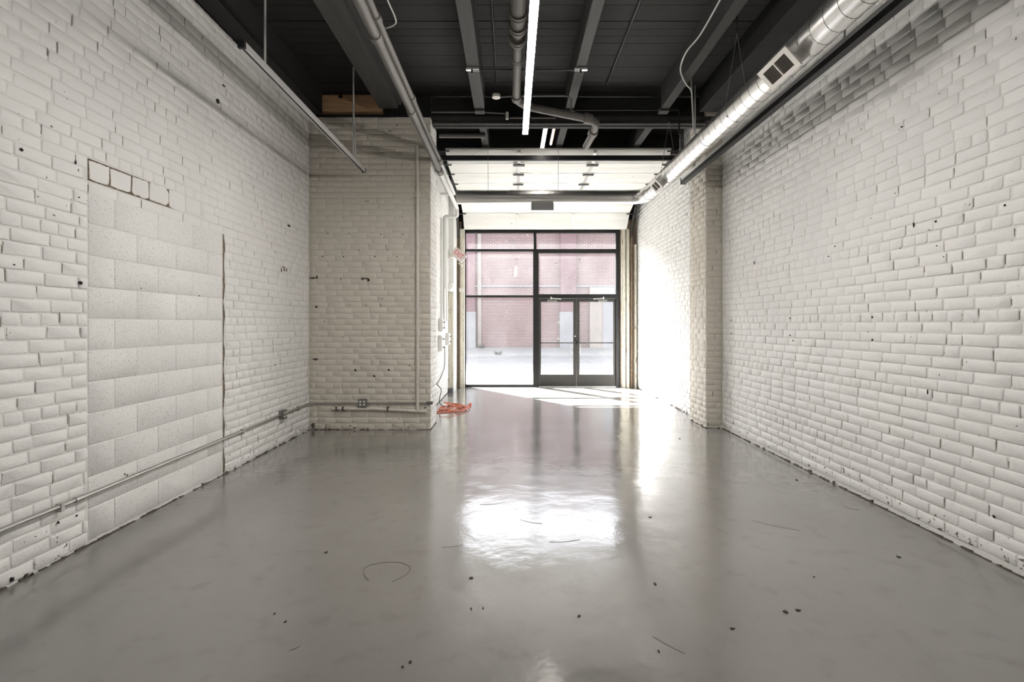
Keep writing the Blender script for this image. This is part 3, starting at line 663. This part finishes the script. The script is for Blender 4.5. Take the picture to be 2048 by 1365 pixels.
# ------------------------------------------------------------------ overhead garage door, open under the ceiling
GX0, GX1 = -1.12, 2.68
gd = thing('garage_door', (.78, 10, 4.2), 'white sectional overhead garage door rolled open above the entrance', 'garage door')
prof = [(11.54, 3.705), (11.22, 4.03), (10.72, 4.19), (10.16, 4.23), (9.60, 4.245), (9.02, 4.262), (8.55, 4.285), (8.27, 4.43)]
def section(i):
    (ya, za), (yb, zb) = prof[i], prof[i+1]
    t = Vector((0, yb-ya, zb-za)); L = t.length; t.normalize(); nn = Vector((0, -t.z, t.y)) # towards below when moving into the room
    if nn.z > 0: nn = -nn
    return Vector((0, ya, za)), t, nn, L
for i in range(len(prof)-1):
    p0, t, nn, L = section(i)
    Mx = Matrix(((1, 0, 0, 0), (0, t.y, nn.y, p0.y), (0, t.z, nn.z, p0.z), (0, 0, 0, 1)))
    # slightly sagging sheet: grid on the underside
    mb = MB(); nx, ny = 24, 6; ri = random.Random(60+i)
    bul = [[.010*math.sin(math.pi*b/ny)*(1+.5*math.sin(a*.9+i)) + ri.uniform(-.003, .003) for b in range(ny+1)] for a in range(nx+1)]
    V = [Mx @ Vector((GX0+(GX1-GX0)*a/nx, .006+(L-.012)*b/ny, bul[a][b])) for a in range(nx+1) for b in range(ny+1)]
    V += [Mx @ Vector((GX0+(GX1-GX0)*a/nx, .006+(L-.012)*b/ny, -.04)) for a in range(nx+1) for b in range(ny+1)]
    N = (nx+1)*(ny+1); Fs = []
    for a in range(nx):
        for b in range(ny):
            q = (a*(ny+1)+b, (a+1)*(ny+1)+b, (a+1)*(ny+1)+b+1, a*(ny+1)+b+1); Fs.append(q); Fs.append(tuple(N+j for j in reversed(q)))
    for a in range(nx):
        for b in (0, ny):
            q = (a*(ny+1)+b, a*(ny+1)+b+N, (a+1)*(ny+1)+b+N, (a+1)*(ny+1)+b); Fs.append(q)
    for b in range(ny):
        for a in (0, nx):
            q = (a*(ny+1)+b, a*(ny+1)+b+1, a*(ny+1)+b+1+N, a*(ny+1)+b+N); Fs.append(q)
    s_ = MB().add(V, Fs).build('door_section', M['panel'], gd, autosmooth=40)
    for X in (.12, 1.40):
        put(MB().box((X-.026, .02, .004), (X+.026, L-.02, .020), Mx).build('stile_strip', M['emt'], None), s_)
    if i < len(prof)-2 and i != 0:
        for X in (.12, 1.40):
            put(MB().box((X-.10, L-.012, .018), (X+.10, L+.012, .036), Mx).box((X-.10, L-.075, .016), (X+.10, L-.045, .028), Mx).build('hinge', M['trackgrey'], None), s_)
    for s, X in ((-1, GX0), (1, GX1)):
        p = Mx @ Vector((X, L-.02, .02)); put(MB().tube([p-Vector((s*.07, 0, .0)), p+Vector((s*.09, 0, 0))], .012, 8).tube([p+Vector((s*.085, 0, 0)), p+Vector((s*.115, 0, 0))], .024, 12).build('roller', M['trackgrey'], None), s_)
    # wooden slat lines of the old boards
mb = MB()
cb_ = tag(boxo('cross_bar', (-1.225, 8.285, 4.255), (2.765, 8.335, 4.335), M['blackmetal'], None), 'black steel bar spanning the room in front of the open garage door', 'bar')
for s, X in ((-1, -1.26), (1, 2.80)):
    t = thing('door_track', (X, 10, 4.2), ('left' if s < 0 else 'right')+' steel track of the overhead garage door, rusty upright below', 'door track')
    path = [(X, 8.0, 4.33), (X, 10.75, 4.25)]+[(X, 10.75+.75*math.sin(a), 4.25-.75*(1-math.cos(a))) for a in [math.pi/2*i/8 for i in range(1, 9)]]
    mb = MB()
    for dx in (-.028, .022):
        for (a, b) in zip(path[:-1], path[1:]):
            a, b = Vector(a), Vector(b); d = (b-a).normalized(); nn = Vector((0, -d.z, d.y))*.03
            mb.prism([a+Vector((dx,0,0))-nn, b+Vector((dx,0,0))-nn, b+Vector((dx,0,0))+nn, a+Vector((dx,0,0))+nn], (.006, 0, 0))
    for (a, b) in zip(path[:-1], path[1:]):
        a, b = Vector(a), Vector(b); d = (b-a).normalized(); nn = Vector((0, -d.z, d.y))*.03
        mb.prism([a+Vector((-.028,0,0))+nn*s*1, b+Vector((-.028,0,0))+nn*s, b+Vector((.028,0,0))+nn*s, a+Vector((.028,0,0))+nn*s], (0, 0, .005))
    mb.build('curved_rail', M['trackgrey'], t)
    MB().box((X-.028, 11.47, .02), (X-.022, 11.53, 3.55)).box((X+.022, 11.47, .02), (X+.028, 11.53, 3.55)).box((X-.028, 11.525, .02), (X+.028, 11.531, 3.55)).build('upright_rail', M['rust'], t)
    for yh in (8.1, 10.0): boxo('hanger_angle', (X-.02, yh-.02, 4.34), (X+.02, yh+.02, ZC+.02), M['trackgrey'], t)

# ------------------------------------------------------------------ jamb boards beside the storefront
tl_ = thing('trim_1', (-1.2, 11.4, 0), 'peeling cream jamb boards left of the storefront', kind='structure')
boxo('board', (-1.42, 10.80, .09), (-1.30, 10.845, 2.19), M['cream'], tl_, bevel=.006)
boxo('board', (-1.395, 10.77, .09), (-1.345, 10.80, 2.17), M['cream'], tl_, bevel=.006)
boxo('board', (-1.225, 11.50, .0), (-1.115, 11.66, 3.72), M['cream'], tl_, bevel=.008)
boxo('board', (-1.205, 11.475, .0), (-1.150, 11.50, 3.70), M['cream'], tl_, bevel=.006)
boxo('base_block', (-1.42, 10.70, 0), (-1.29, 10.85, .09), M['stone'], tl_)
boxo('back_board', (-1.34, 11.55, 0), (-1.20, 11.70, 3.9), M['rust'], tl_)
tr_ = thing('trim_2', (2.75, 11.4, 0), 'peeling cream jamb boards right of the storefront', kind='structure')
boxo('board', (2.575, 11.54, 0), (2.665, 11.66, 3.72), M['cream'], tr_, bevel=.008)
boxo('board', (2.675, 11.50, 0), (2.745, 11.62, 3.72), M['cream'], tr_, bevel=.008)
boxo('board', (2.60, 11.515, 0), (2.645, 11.54, 3.70), M['cream'], tr_, bevel=.006)
boxo('board', (2.85, 11.44, 0), (2.90, 11.60, 3.35), M['cream'], tr_, bevel=.008)
boxo('back_board', (2.56, 11.62, 0), (2.94, 11.72, 3.95), M['rust'], tr_)

# ------------------------------------------------------------------ storefront
def X_(x): return (x-VX)/F*YS
def Z_(y): return CH+(VY-y)/F*YS
w1 = thing('window_1', (.7, YS, 0), 'dark framed glass storefront with dusty panes', kind='structure')
D0, D1 = YS-.055, YS+.055
def fr(name, x0, x1, y0, y1, d=0): return boxo(name, (X_(x0), D0-d, Z_(y1)), (X_(x1), D1+d, Z_(y0)), M['bronze'], w1, bevel=.004)
boxo('jamb', (X_(926), D0, 0), (X_(932), D1, Z_(463)), M['bronze'], w1); boxo('jamb', (X_(1231), D0-.01, 0), (X_(1241.5), D1, Z_(463)), M['bronze'], w1)
fr('head', 926, 1241.5, 462.5, 467)
boxo('mullion', (X_(1066), D0-.012, 0), (X_(1077), D1, Z_(500)), M['bronze'], w1); boxo('mullion', (X_(1067), D0, Z_(500)), (X_(1072.5), D1, Z_(466)), M['bronze'], w1)
fr('transom', 932, 1067, 499, 503.5); fr('transom', 1072.5, 1231, 499, 507, .006)
fr('transom', 932, 1066, 591, 595.5); fr('door_header', 1077, 1231, 589, 597, .008)
boxo('sill', (X_(932), D0-.01, 0), (X_(1066), D1, Z_(769.5)), M['bronze'], w1)
boxo('threshold', (X_(1077), D0, 0), (X_(1231), D1, .012), M['alu'], w1)
def pane(x0, x1, y0, y1, mt):
    return boxo('pane', (X_(x0)-.01, YS-.004, Z_(y1)-.01), (X_(x1)+.01, YS+.004, Z_(y0)+.01), M[mt], w1)
p1 = pane(932, 1067, 467, 499, 'glass_dusty'); p2 = pane(1072.5, 1231, 467, 499, 'glass_dusty')
p3 = pane(932, 1066, 503.5, 591, 'glass_dusty'); p4 = pane(1077, 1231, 507, 589, 'glass_dusty'); p5 = pane(932, 1066, 595.5, 769.5, 'glass')
rs = random.Random(21)
def smear(parent, spots):
    for (x, y, w, h) in spots:
        p = Vector((X_(x), YS-.006, Z_(y))); s = YS/F; mb = MB(); blob(mb, p, Vector((1,0,0)), Vector((0,-1,0)), w*s*.5, h*s*.5, rs, th=.001); put(mb.build('smear', M['film'], None), parent)
smear(p3, [(1028,551,1.0,6), (1035,550,1.0,6), (1033,519,3,3), (1035,525,2,2)]); smear(p4, [(1168,577,5,5), (1141,577,3,4), (1139,557,3,3), (1159,520,3,6), (1111,527,3,2)]); smear(p5, [(965,644,5,5), (1013,625,2,2), (1011,633,2,2)])
def door(n, xa, xb, hinge):
    d = thing('door_'+str(n), ((X_(xa)+X_(xb))/2, YS, 0), 'glazed bronze entrance door, '+('left' if hinge < 0 else 'right')+' leaf of the pair', kind='structure')
    y0, y1 = YS-.022, YS+.022; z0, z1 = .014, Z_(597.5)
    def q(name, x0, x1, za, zb): return boxo(name, (X_(x0), y0, za), (X_(x1), y1, zb), M['doorbronze'], d, bevel=.004)
    sw = 6.2
    q('stile', xa, xa+sw-(1.2 if hinge < 0 else 0), z0, z1); q('stile', xb-sw+(1.2 if hinge > 0 else 0), xb, z0, z1)
    q('bottom_rail', xa+5, xb-5, z0, Z_(749.5)); q('top_rail', xa+5, xb-5, Z_(604), z1)
    g = boxo('pane', (X_(xa+4), YS-.004, Z_(751)), (X_(xb-4), YS+.004, Z_(603)), M['glass'], d)
    zb = Z_(686)
    pb = tubeo('push_bar', [(X_(xa+1.5), y0-.055, zb), (X_(xb-1.5), y0-.055, zb)], .014, M['blackmetal'], d)
    for xx in (xa+2.5, xb-2.5): put(boxo('bar_bracket', (X_(xx)-.02, y0-.06, zb-.03), (X_(xx)+.02, y0, zb+.03), M['blackmetal'], None), pb)
    cx = xa+27 if hinge < 0 else xb-27
    cl = boxo('closer', (X_(cx)-.11, y0-.06, Z_(605)), (X_(cx)+.11, y0, Z_(599.5)), M['boxsteel'], d, bevel=.006)
    s = 1 if hinge < 0 else -1
    put(tubeo('closer_arm', [(X_(cx-3*s), y0-.045, Z_(597)), (X_(cx+18*s), y0-.02, Z_(598.5))], .011, M['alu'], None), cl)
    put(tubeo('closer_pivot', [(X_(cx-2*s), y0-.03, Z_(601)), (X_(cx-2*s), y0-.03, Z_(594.5))], .018, M['alu'], None), cl)
    xi = (xb-7) if hinge < 0 else (xa+7)
    tubeo('pull_handle', bend([(X_(xi+(5 if hinge < 0 else -5)), y1, Z_(687)), (X_(xi-2*s), y1+.07, Z_(687)), (X_(xi-2*s), y1+.07, Z_(705)), (X_(xi+(5 if hinge < 0 else -5)), y1, Z_(711))], .03), .008, M['boxsteel'], d, 8)
    if hinge < 0:
        tubeo('lock_cylinder', [(X_(xb-2.5), y0, Z_(673)), (X_(xb-2.5), y0-.012, Z_(673))], .017, M['alu'], d)
        smear(g, [(1117,645,8,8), (1117,678,5,5), (1141,720,5,5), (1137,638,3,3), (1130,674,2,2)])
    return d
door(1, 1076.8, 1152.3, -1); door(2, 1152.6, 1231.2, 1)

# ------------------------------------------------------------------ conduit and outlets along the foot of the wall
ct = thing('wall_conduit', (-2.86, 5, .37), 'galvanised conduit running low along the left and alcove walls', 'conduit')
cp = bend([(XL+.028, .5, .345), (XL+.028, 3.2, .352), (XL+.028, 6.90, .383), (-2.78, YA-.028, .385), (XP-.01, YA-.028, .385)], .07)
tubeo('tube', cp, .0135, M['emt'], ct)
for yc in (3.23, ): tubeo('coupling', [(XL+.028, yc-.03, .352), (XL+.028, yc+.03, .3525)], .0185, M['emt'], ct)
for yc in (3.1, 5.2, 6.55): boxo('strap', (XL+.008, yc-.012, .352+.009*(yc-3.2)-.035), (XL+.045, yc+.012, .352+.009*(yc-3.2)+.018), M['emt'], ct)
for xc in (-1.72, ): boxo('strap', (xc-.012, YA-.045, .355), (xc+.012, YA-.008, .402), M['emt'], ct)
tubeo('end_fitting', [(XP-.06, YA-.028, .385), (XP+.03, YA-.028, .385)], .022, M['boxsteel'], ct)
def outlet(label, c, u, w):
    c, u, w = Vector(c), Vector(u), Vector(w)
    Mx = Matrix(((u.x, 0, w.x, c.x), (u.y, 0, w.y, c.y), (0, 1, 0, c.z), (0, 0, 0, 1)))
    t = thing('outlet_box', c, label, 'outlet')
    MB().box((-.055, -.055, .008), (.055, .055, .058), Mx).build('box', M['boxsteel'], t, bevel=.008)
    MB().box((-.058, -.058, .058), (.058, .058, .064), Mx).build('cover', M['boxsteel'], t, bevel=.003)
    for a in (-1, 1):
        for b in (-1, 1):
            ring = [Mx @ Vector((a*.027+.015*math.cos(q), b*.022+.015*math.sin(q), .063)) for q in [2*math.pi*i/12 for i in range(12)]]
            MB().prism(ring, w*.006).build('socket', M['offwhite'], t)
outlet('grey steel outlet box on the left brick wall near the corner', (XL, 6.10, .377), (0,-1,0), (1,0,0))
outlet('grey steel outlet box with four sockets on the alcove wall', (-2.10, YA, .385), (1,0,0), (0,-1,0))
# old white pipe on the alcove wall
op = thing('wall_pipe', (-1.33, YA-.03, 2), 'beige painted pipe running down the alcove wall and turning left at the foot', 'pipe')
tubeo('riser', [(-1.33, YA-.033, .29), (-1.33, YA-.033, 4.0)], .023, M['beigepipe'], op)
tubeo('coupling', [(-1.33, YA-.033, 3.28), (-1.33, YA-.033, 3.33)], .029, M['beigepipe'], op)
tubeo('foot_run', [(-2.53, YA-.030, .305), (-1.9, YA-.030, .30), (-1.20, YA-.033, .262)], .022, M['beigepipe'], op)
for xx in (-2.47, -2.38, -1.75): boxo('pipe_strap', (xx-.012, YA-.055, .27), (xx+.012, YA-.006, .33), M['grime'], op)
boxo('strap', (-1.365, YA-.06, 3.29), (-1.295, YA-.005, 3.31), M['beigepipe'], op)
# conduits, switch boxes and meter in the recess
for (yc, za, zb, r, lab) in ((9.55, 1.55, 3.55, .018, 'nearest white conduit on the recess wall'), (9.95, 1.40, 3.62, .024, 'thick white conduit in the middle of the recess wall'), (10.35, 1.55, 3.75, .016, 'farthest white conduit on the recess wall')):
    tag(tubeo('wall_riser', [(XRC+.030, yc, za), (XRC+.030, yc, zb)], r, M['white'], None), lab, 'conduit')
for (yc, z0, z1, w, lab) in ((9.45, 1.35, 1.60, .10, 'upper white switch box on the recess wall'), (9.40, .98, 1.28, .13, 'lower white switch box on the recess wall'), (10.45, 1.05, 1.30, .10, 'white switch box near the jamb boards')):
    t = thing('switch_box', (XRC, yc, z0), lab, 'switch box')
    boxo('box', (XRC+.008, yc-w, z0), (XRC+.075, yc+w, z1), M['white'], t, bevel=.006); boxo('cover', (XRC+.075, yc-w*.92, z0+.01), (XRC+.082, yc+w*.92, z1-.01), M['white'], t, bevel=.003)
    for zz in (z0+.07, z1-.07): boxo('lever', (XRC+.08, yc-.035, zz-.012), (XRC+.115, yc-.015, zz+.012), M['boxsteel'], t)
t = thing('alarm_bell', (-1.35, 10.84, 2.25), 'round white alarm bell on top of the cream jamb board', 'alarm bell')
tubeo('gong', [(-1.365, 10.84, 2.30), (-1.365, 10.80, 2.30), (-1.365, 10.74, 2.30), (-1.365, 10.71, 2.30)], [.10, .105, .09, .04], M['white'], t, 28); boxo('back_box', (-1.44, 10.80, 2.20), (-1.30, 10.85, 2.40), M['white'], t)
tag(tubeo('blank_cover', [(-1.178, 11.475, 2.285), (-1.178, 11.45, 2.285)], .058, M['offwhite'], None, 24), 'round cream cover disc on the left jamb board', 'cover plate')
# EXIT sign hanging askew
ex = thing('exit_sign', (-1.14, 10.6, 2.98), 'white exit sign with red letters hanging askew on the left jamb', 'sign')
ce_ = PX(917.5, 510, 10.60); rot = Matrix.Translation(ce_) @ Matrix.Rotation(math.radians(42), 4, 'Y')
MB().box((-.155, -.03, -.098), (.155, .03, .098), rot).build('body', M['offwhite'], ex, bevel=.008)
MB().box((-.128, -.034, -.072), (.128, -.029, .072), rot).build('face', mat('lit_pink_white', (.86,.80,.78), .5)[0], ex)
MB().box((.12, -.02, -.15), (.21, .04, -.105), rot).build('broken_arm', M['offwhite'], ex)
boxo('canopy', (-1.345, ce_.y+.02, ce_.z-.045), (-1.20, ce_.y+.05, ce_.z+.045), M['offwhite'], ex); boxo('mounting_arm', (-1.345, ce_.y+.04, ce_.z-.04), (-1.29, 10.85, ce_.z+.04), M['offwhite'], ex)
fc = bpy.data.curves.new('lettering', 'FONT'); fc.body = 'EXIT'; fc.size = .175; fc.extrude = .002; fc.align_x = 'CENTER'; fc.align_y = 'CENTER'; fc.space_character = 1.0
fo = bpy.data.objects.new('tmp', fc); col.objects.link(fo)
bpy.context.view_layer.update()
me = bpy.data.meshes.new_from_object(fo.evaluated_get(bpy.context.evaluated_depsgraph_get())); bpy.data.objects.remove(fo)
fm = rot @ Matrix.Translation((0, -.036, 0)) @ Matrix.Rotation(math.pi/2, 4, 'X') @ Matrix.Diagonal((.62, .92, 1, 1))
me.transform(fm); me.materials.clear(); me.materials.append(M['red'])
lo = bpy.data.objects.new('lettering', me); col.objects.link(lo); put(lo, ex)

# ------------------------------------------------------------------ orange extension cord on the floor
oc = thing('extension_cord', (-1.05, 8.6, 0), 'coiled orange extension cord on the floor by the left pier', 'cord')
rc = random.Random(2); pts = []
for i in range(95):
    a = i*.36; rad = .15+.085*math.sin(i*.21)+rc.uniform(-.02, .02)
    pts.append((-1.03+rad*1.15*math.cos(a)+.03*math.sin(i*.07), 8.62+rad*1.6*math.sin(a)+.05*math.cos(i*.05), .008+.05*(i/95)*(1+.6*math.sin(a*1.7))))
pts += [(-.86, 8.5, .03), (-.80, 8.75, .012), (-.74, 8.9, .008), (-.80, 9.1, .008)]
tubeo('coil', smooth_path(pts, 3), .0075, M['orange'], oc, 7)
tubeo('loose_end', smooth_path([(-1.20, 8.5, .01), (-1.28, 8.4, .008), (-1.24, 8.25, .008), (-1.1, 8.3, .008), (-.98, 8.45, .01)], 6), .0075, M['orange'], oc, 7)
boxo('plug', (-.79, 9.05, 0), (-.75, 9.14, .035), M['orange'], oc, bevel=.006)
tag(tubeo('dangling_cable', smooth_path([(XRC+.02, 10.1, 1.05), (XRC+.02, 10.05, .62), (XRC+.02, 9.35, .42), (XRC+.03, 9.0, .40), (XRC+.12, 8.9, .30), (XRC+.10, 8.8, .12), (-1.22, 8.68, .05), (-1.10, 8.62, .045)], 8), .008, M['darkcable'], None, 8), 'grey cord dropping from the recess wall to the orange cord', 'cord')

# ------------------------------------------------------------------ scraps on the floor
for (x, y, w, d) in ((1570,1225,13,5), (1597,1222,11,3), (1797,1115,8,4), (943,1157,9,4), (1310,1169,5,4), (942,1219,5,3), (966,1218,5,3), (652,1106,7,4), (1317,1304,5,4), (820,1326,7,4), (805,1335,5,3), (1594,961,4,4), (1465,1259,9,3), (549,1229,4,4), (1158,1234,6,4), (571,1245,6,3), (1359,878,4,3), (1300,1036,6,2), (1628,1155,4,2)):
    Y = F*CH/(y-VY); p = Vector(((x-VX)/F*Y, Y, 0)); s = Y/F; mb = MB(); n = 7; pr_ = []
    for i in range(n):
        a = 2*math.pi*i/n; q = rs.uniform(.5, 1.2); pr_.append(p+Vector((math.cos(a)*w*s*.5*q, math.sin(a)*d*s*1.2*q, .0005)))
    mb.prism(pr_, (0, 0, .004)); lab_ = {1570: 'larger, left one of two dark scraps side by side on the floor at lower right', 1597: 'thinner, right one of two dark scraps side by side on the floor at lower right', 1797: 'dark scrap on the floor nearest the right brick wall', 652: 'dark scrap lying alone on the left half of the floor', 820: 'dark scrap nearest the camera, left of the middle of the floor', 1594: 'dark scrap on the floor near the foot of the right wall, the farthest one'}.get(x, 'tiny dark speck of debris on the open grey floor'); tag(mb.build('floor_scrap', M['debris']), lab_, 'debris', 'scraps on the floor')

# scuffs on the floor paint
def fpt(x, y): Y = F*CH/(y-VY); return Vector(((x-VX)/F*Y, Y, .0006))
def scuff(pts, w):
    pts = smooth_path(pts, 4); mb = MB()
    for a, b in zip(pts[:-1], pts[1:]):
        d = (b-a).normalized(); n_ = Vector((-d.y, d.x, 0))*w; mb.prism([a-n_, a+n_, b+n_, b-n_], (0, 0, .0008))
    mb.build('scuff_mark', M['scuff'], fl)
scuff([fpt(*q) for q in ((738, 1163), (727, 1148), (735, 1133), (765, 1126), (800, 1126), (820, 1136), (812, 1150), (785, 1164))], .0035)
for q in (((578,1302), (600,1292)), ((1305,1273), (1370,1308)), ((1100,1085), (1160,1080)), ((960,1010), (1010,1005)), ((1040,1040), (1085,1048)), ((1500,1040), (1600,1062)), ((1690,1015), (1720,1020)), ((885,1095), (925,1090))): scuff([fpt(*q[0]), fpt((q[0][0]+q[1][0])/2, (q[0][1]+q[1][1])/2+2), fpt(*q[1])], .003)
# ------------------------------------------------------------------ street outside
def sheet(name, prof_, mt, label, x0=-30, x1=34):
    mb = MB(); poly = [Vector((x0, y, z)) for y, z in prof_]+[Vector((x0, prof_[-1][0], -1)), Vector((x0, prof_[0][0], -1))]
    mb.prism(poly, (x1-x0, 0, 0)); return tag(mb.build(name, M[mt]), label, kind='structure')
sheet('sidewalk', [(YS+.13, -.02), (14.0, .10)], 'walk', 'sunlit concrete sidewalk outside the doors')
sheet('road', [(14.0, .07), (16.9, .36)], 'asphalt', 'asphalt street outside')
sheet('far_sidewalk', [(16.9, .43), (20.2, .546)], 'farwalk', 'shaded sidewalk below the red brick building')
sheet('curb', [(16.75, .36), (16.76, .435), (16.9, .435)], 'stone', 'stone curb of the far sidewalk')
for i, (ya, yb, tilt) in enumerate(((15.35, 15.42, .12), (15.15, 15.2, -.1))):
    za = .07+(ya-14)*.1
    mb = MB().add([(-6, ya, za+.004), (8, ya+tilt, za+.004+tilt*.1), (8, yb+tilt, za+.011+tilt*.1), (-6, yb, za+.011), (-6, ya, za-.05), (8, ya+tilt, za-.05), (8, yb+tilt, za-.05), (-6, yb, za-.05)], ((0,1,2,3), (7,6,5,4), (0,4,5,1), (1,5,6,2), (2,6,7,3), (3,7,4,0)))
    tag(mb.build('road_line', M['white']), ('upper' if i == 0 else 'lower')+' pale line along the shaded street outside', 'road line')
bd = thing('brick_building', (0, 20, .5), 'red brick building across the street, seen through the glass', 'building')
BH = 6.2
boxo('wall', (-30, 20, -.5), (34, 26, BH), M['street_brick'], bd)
def bx_(x, Y=19.85): return (x-VX)/F*Y
for xa, xb in ((926, 950), (1121, 1152)):
    pr0 = boxo('pier', (bx_(xa), 19.8, .4), (bx_(xb), 20.0, BH), M['street_brick_dark'], bd)
    put(boxo('pier_base', (bx_(xa)-.03, 19.75, .4), (bx_(xb)+.03, 20.0, 1.98), M['stone'], None), pr0)
boxo('pilaster', (bx_(955), 19.93, .4), (bx_(962), 20.0, BH), M['tan'], bd)
boxo('tan_bay', (bx_(1180), 19.88, .4), (bx_(1262), 20.0, 2.98), M['tan'], bd)
boxo('shutter', (bx_(1206), 19.84, .5), (bx_(1258), 19.88, 2.95), M['stone'], bd)
boxo('belt_course', (-30, 19.92, 3.00), (34, 20.0, 3.06), M['stone'], bd)
boxo('parapet', (-30, 19.88, BH-.25), (34, 20.0, BH), M['stone'], bd)
rw = random.Random(8)
for (x, y, lab) in ((963, 695, 'dry weed growing at the foot of the red brick wall'), (996, 706, 'dry weed growing in the far curb')):
    Yw = 19.7 if y < 700 else 16.95; p = PX(x, y, Yw); p.z = .535 if y < 700 else .43
    mb = MB()
    for i in range(60):
        a = rw.uniform(0, 6.28); l = rw.uniform(.05, .22); q = p+Vector((math.cos(a)*rw.uniform(0, .12), math.sin(a)*.06, 0)); tip = q+Vector((math.cos(a)*l*.7, math.sin(a)*l*.3, l)); sd = Vector((-math.sin(a), math.cos(a), 0))*.010
        mb.prism([q-sd, q+sd, tip], (0, .004, .002))
    tag(mb.build('weed_clump', M['weed']), lab, 'weed')
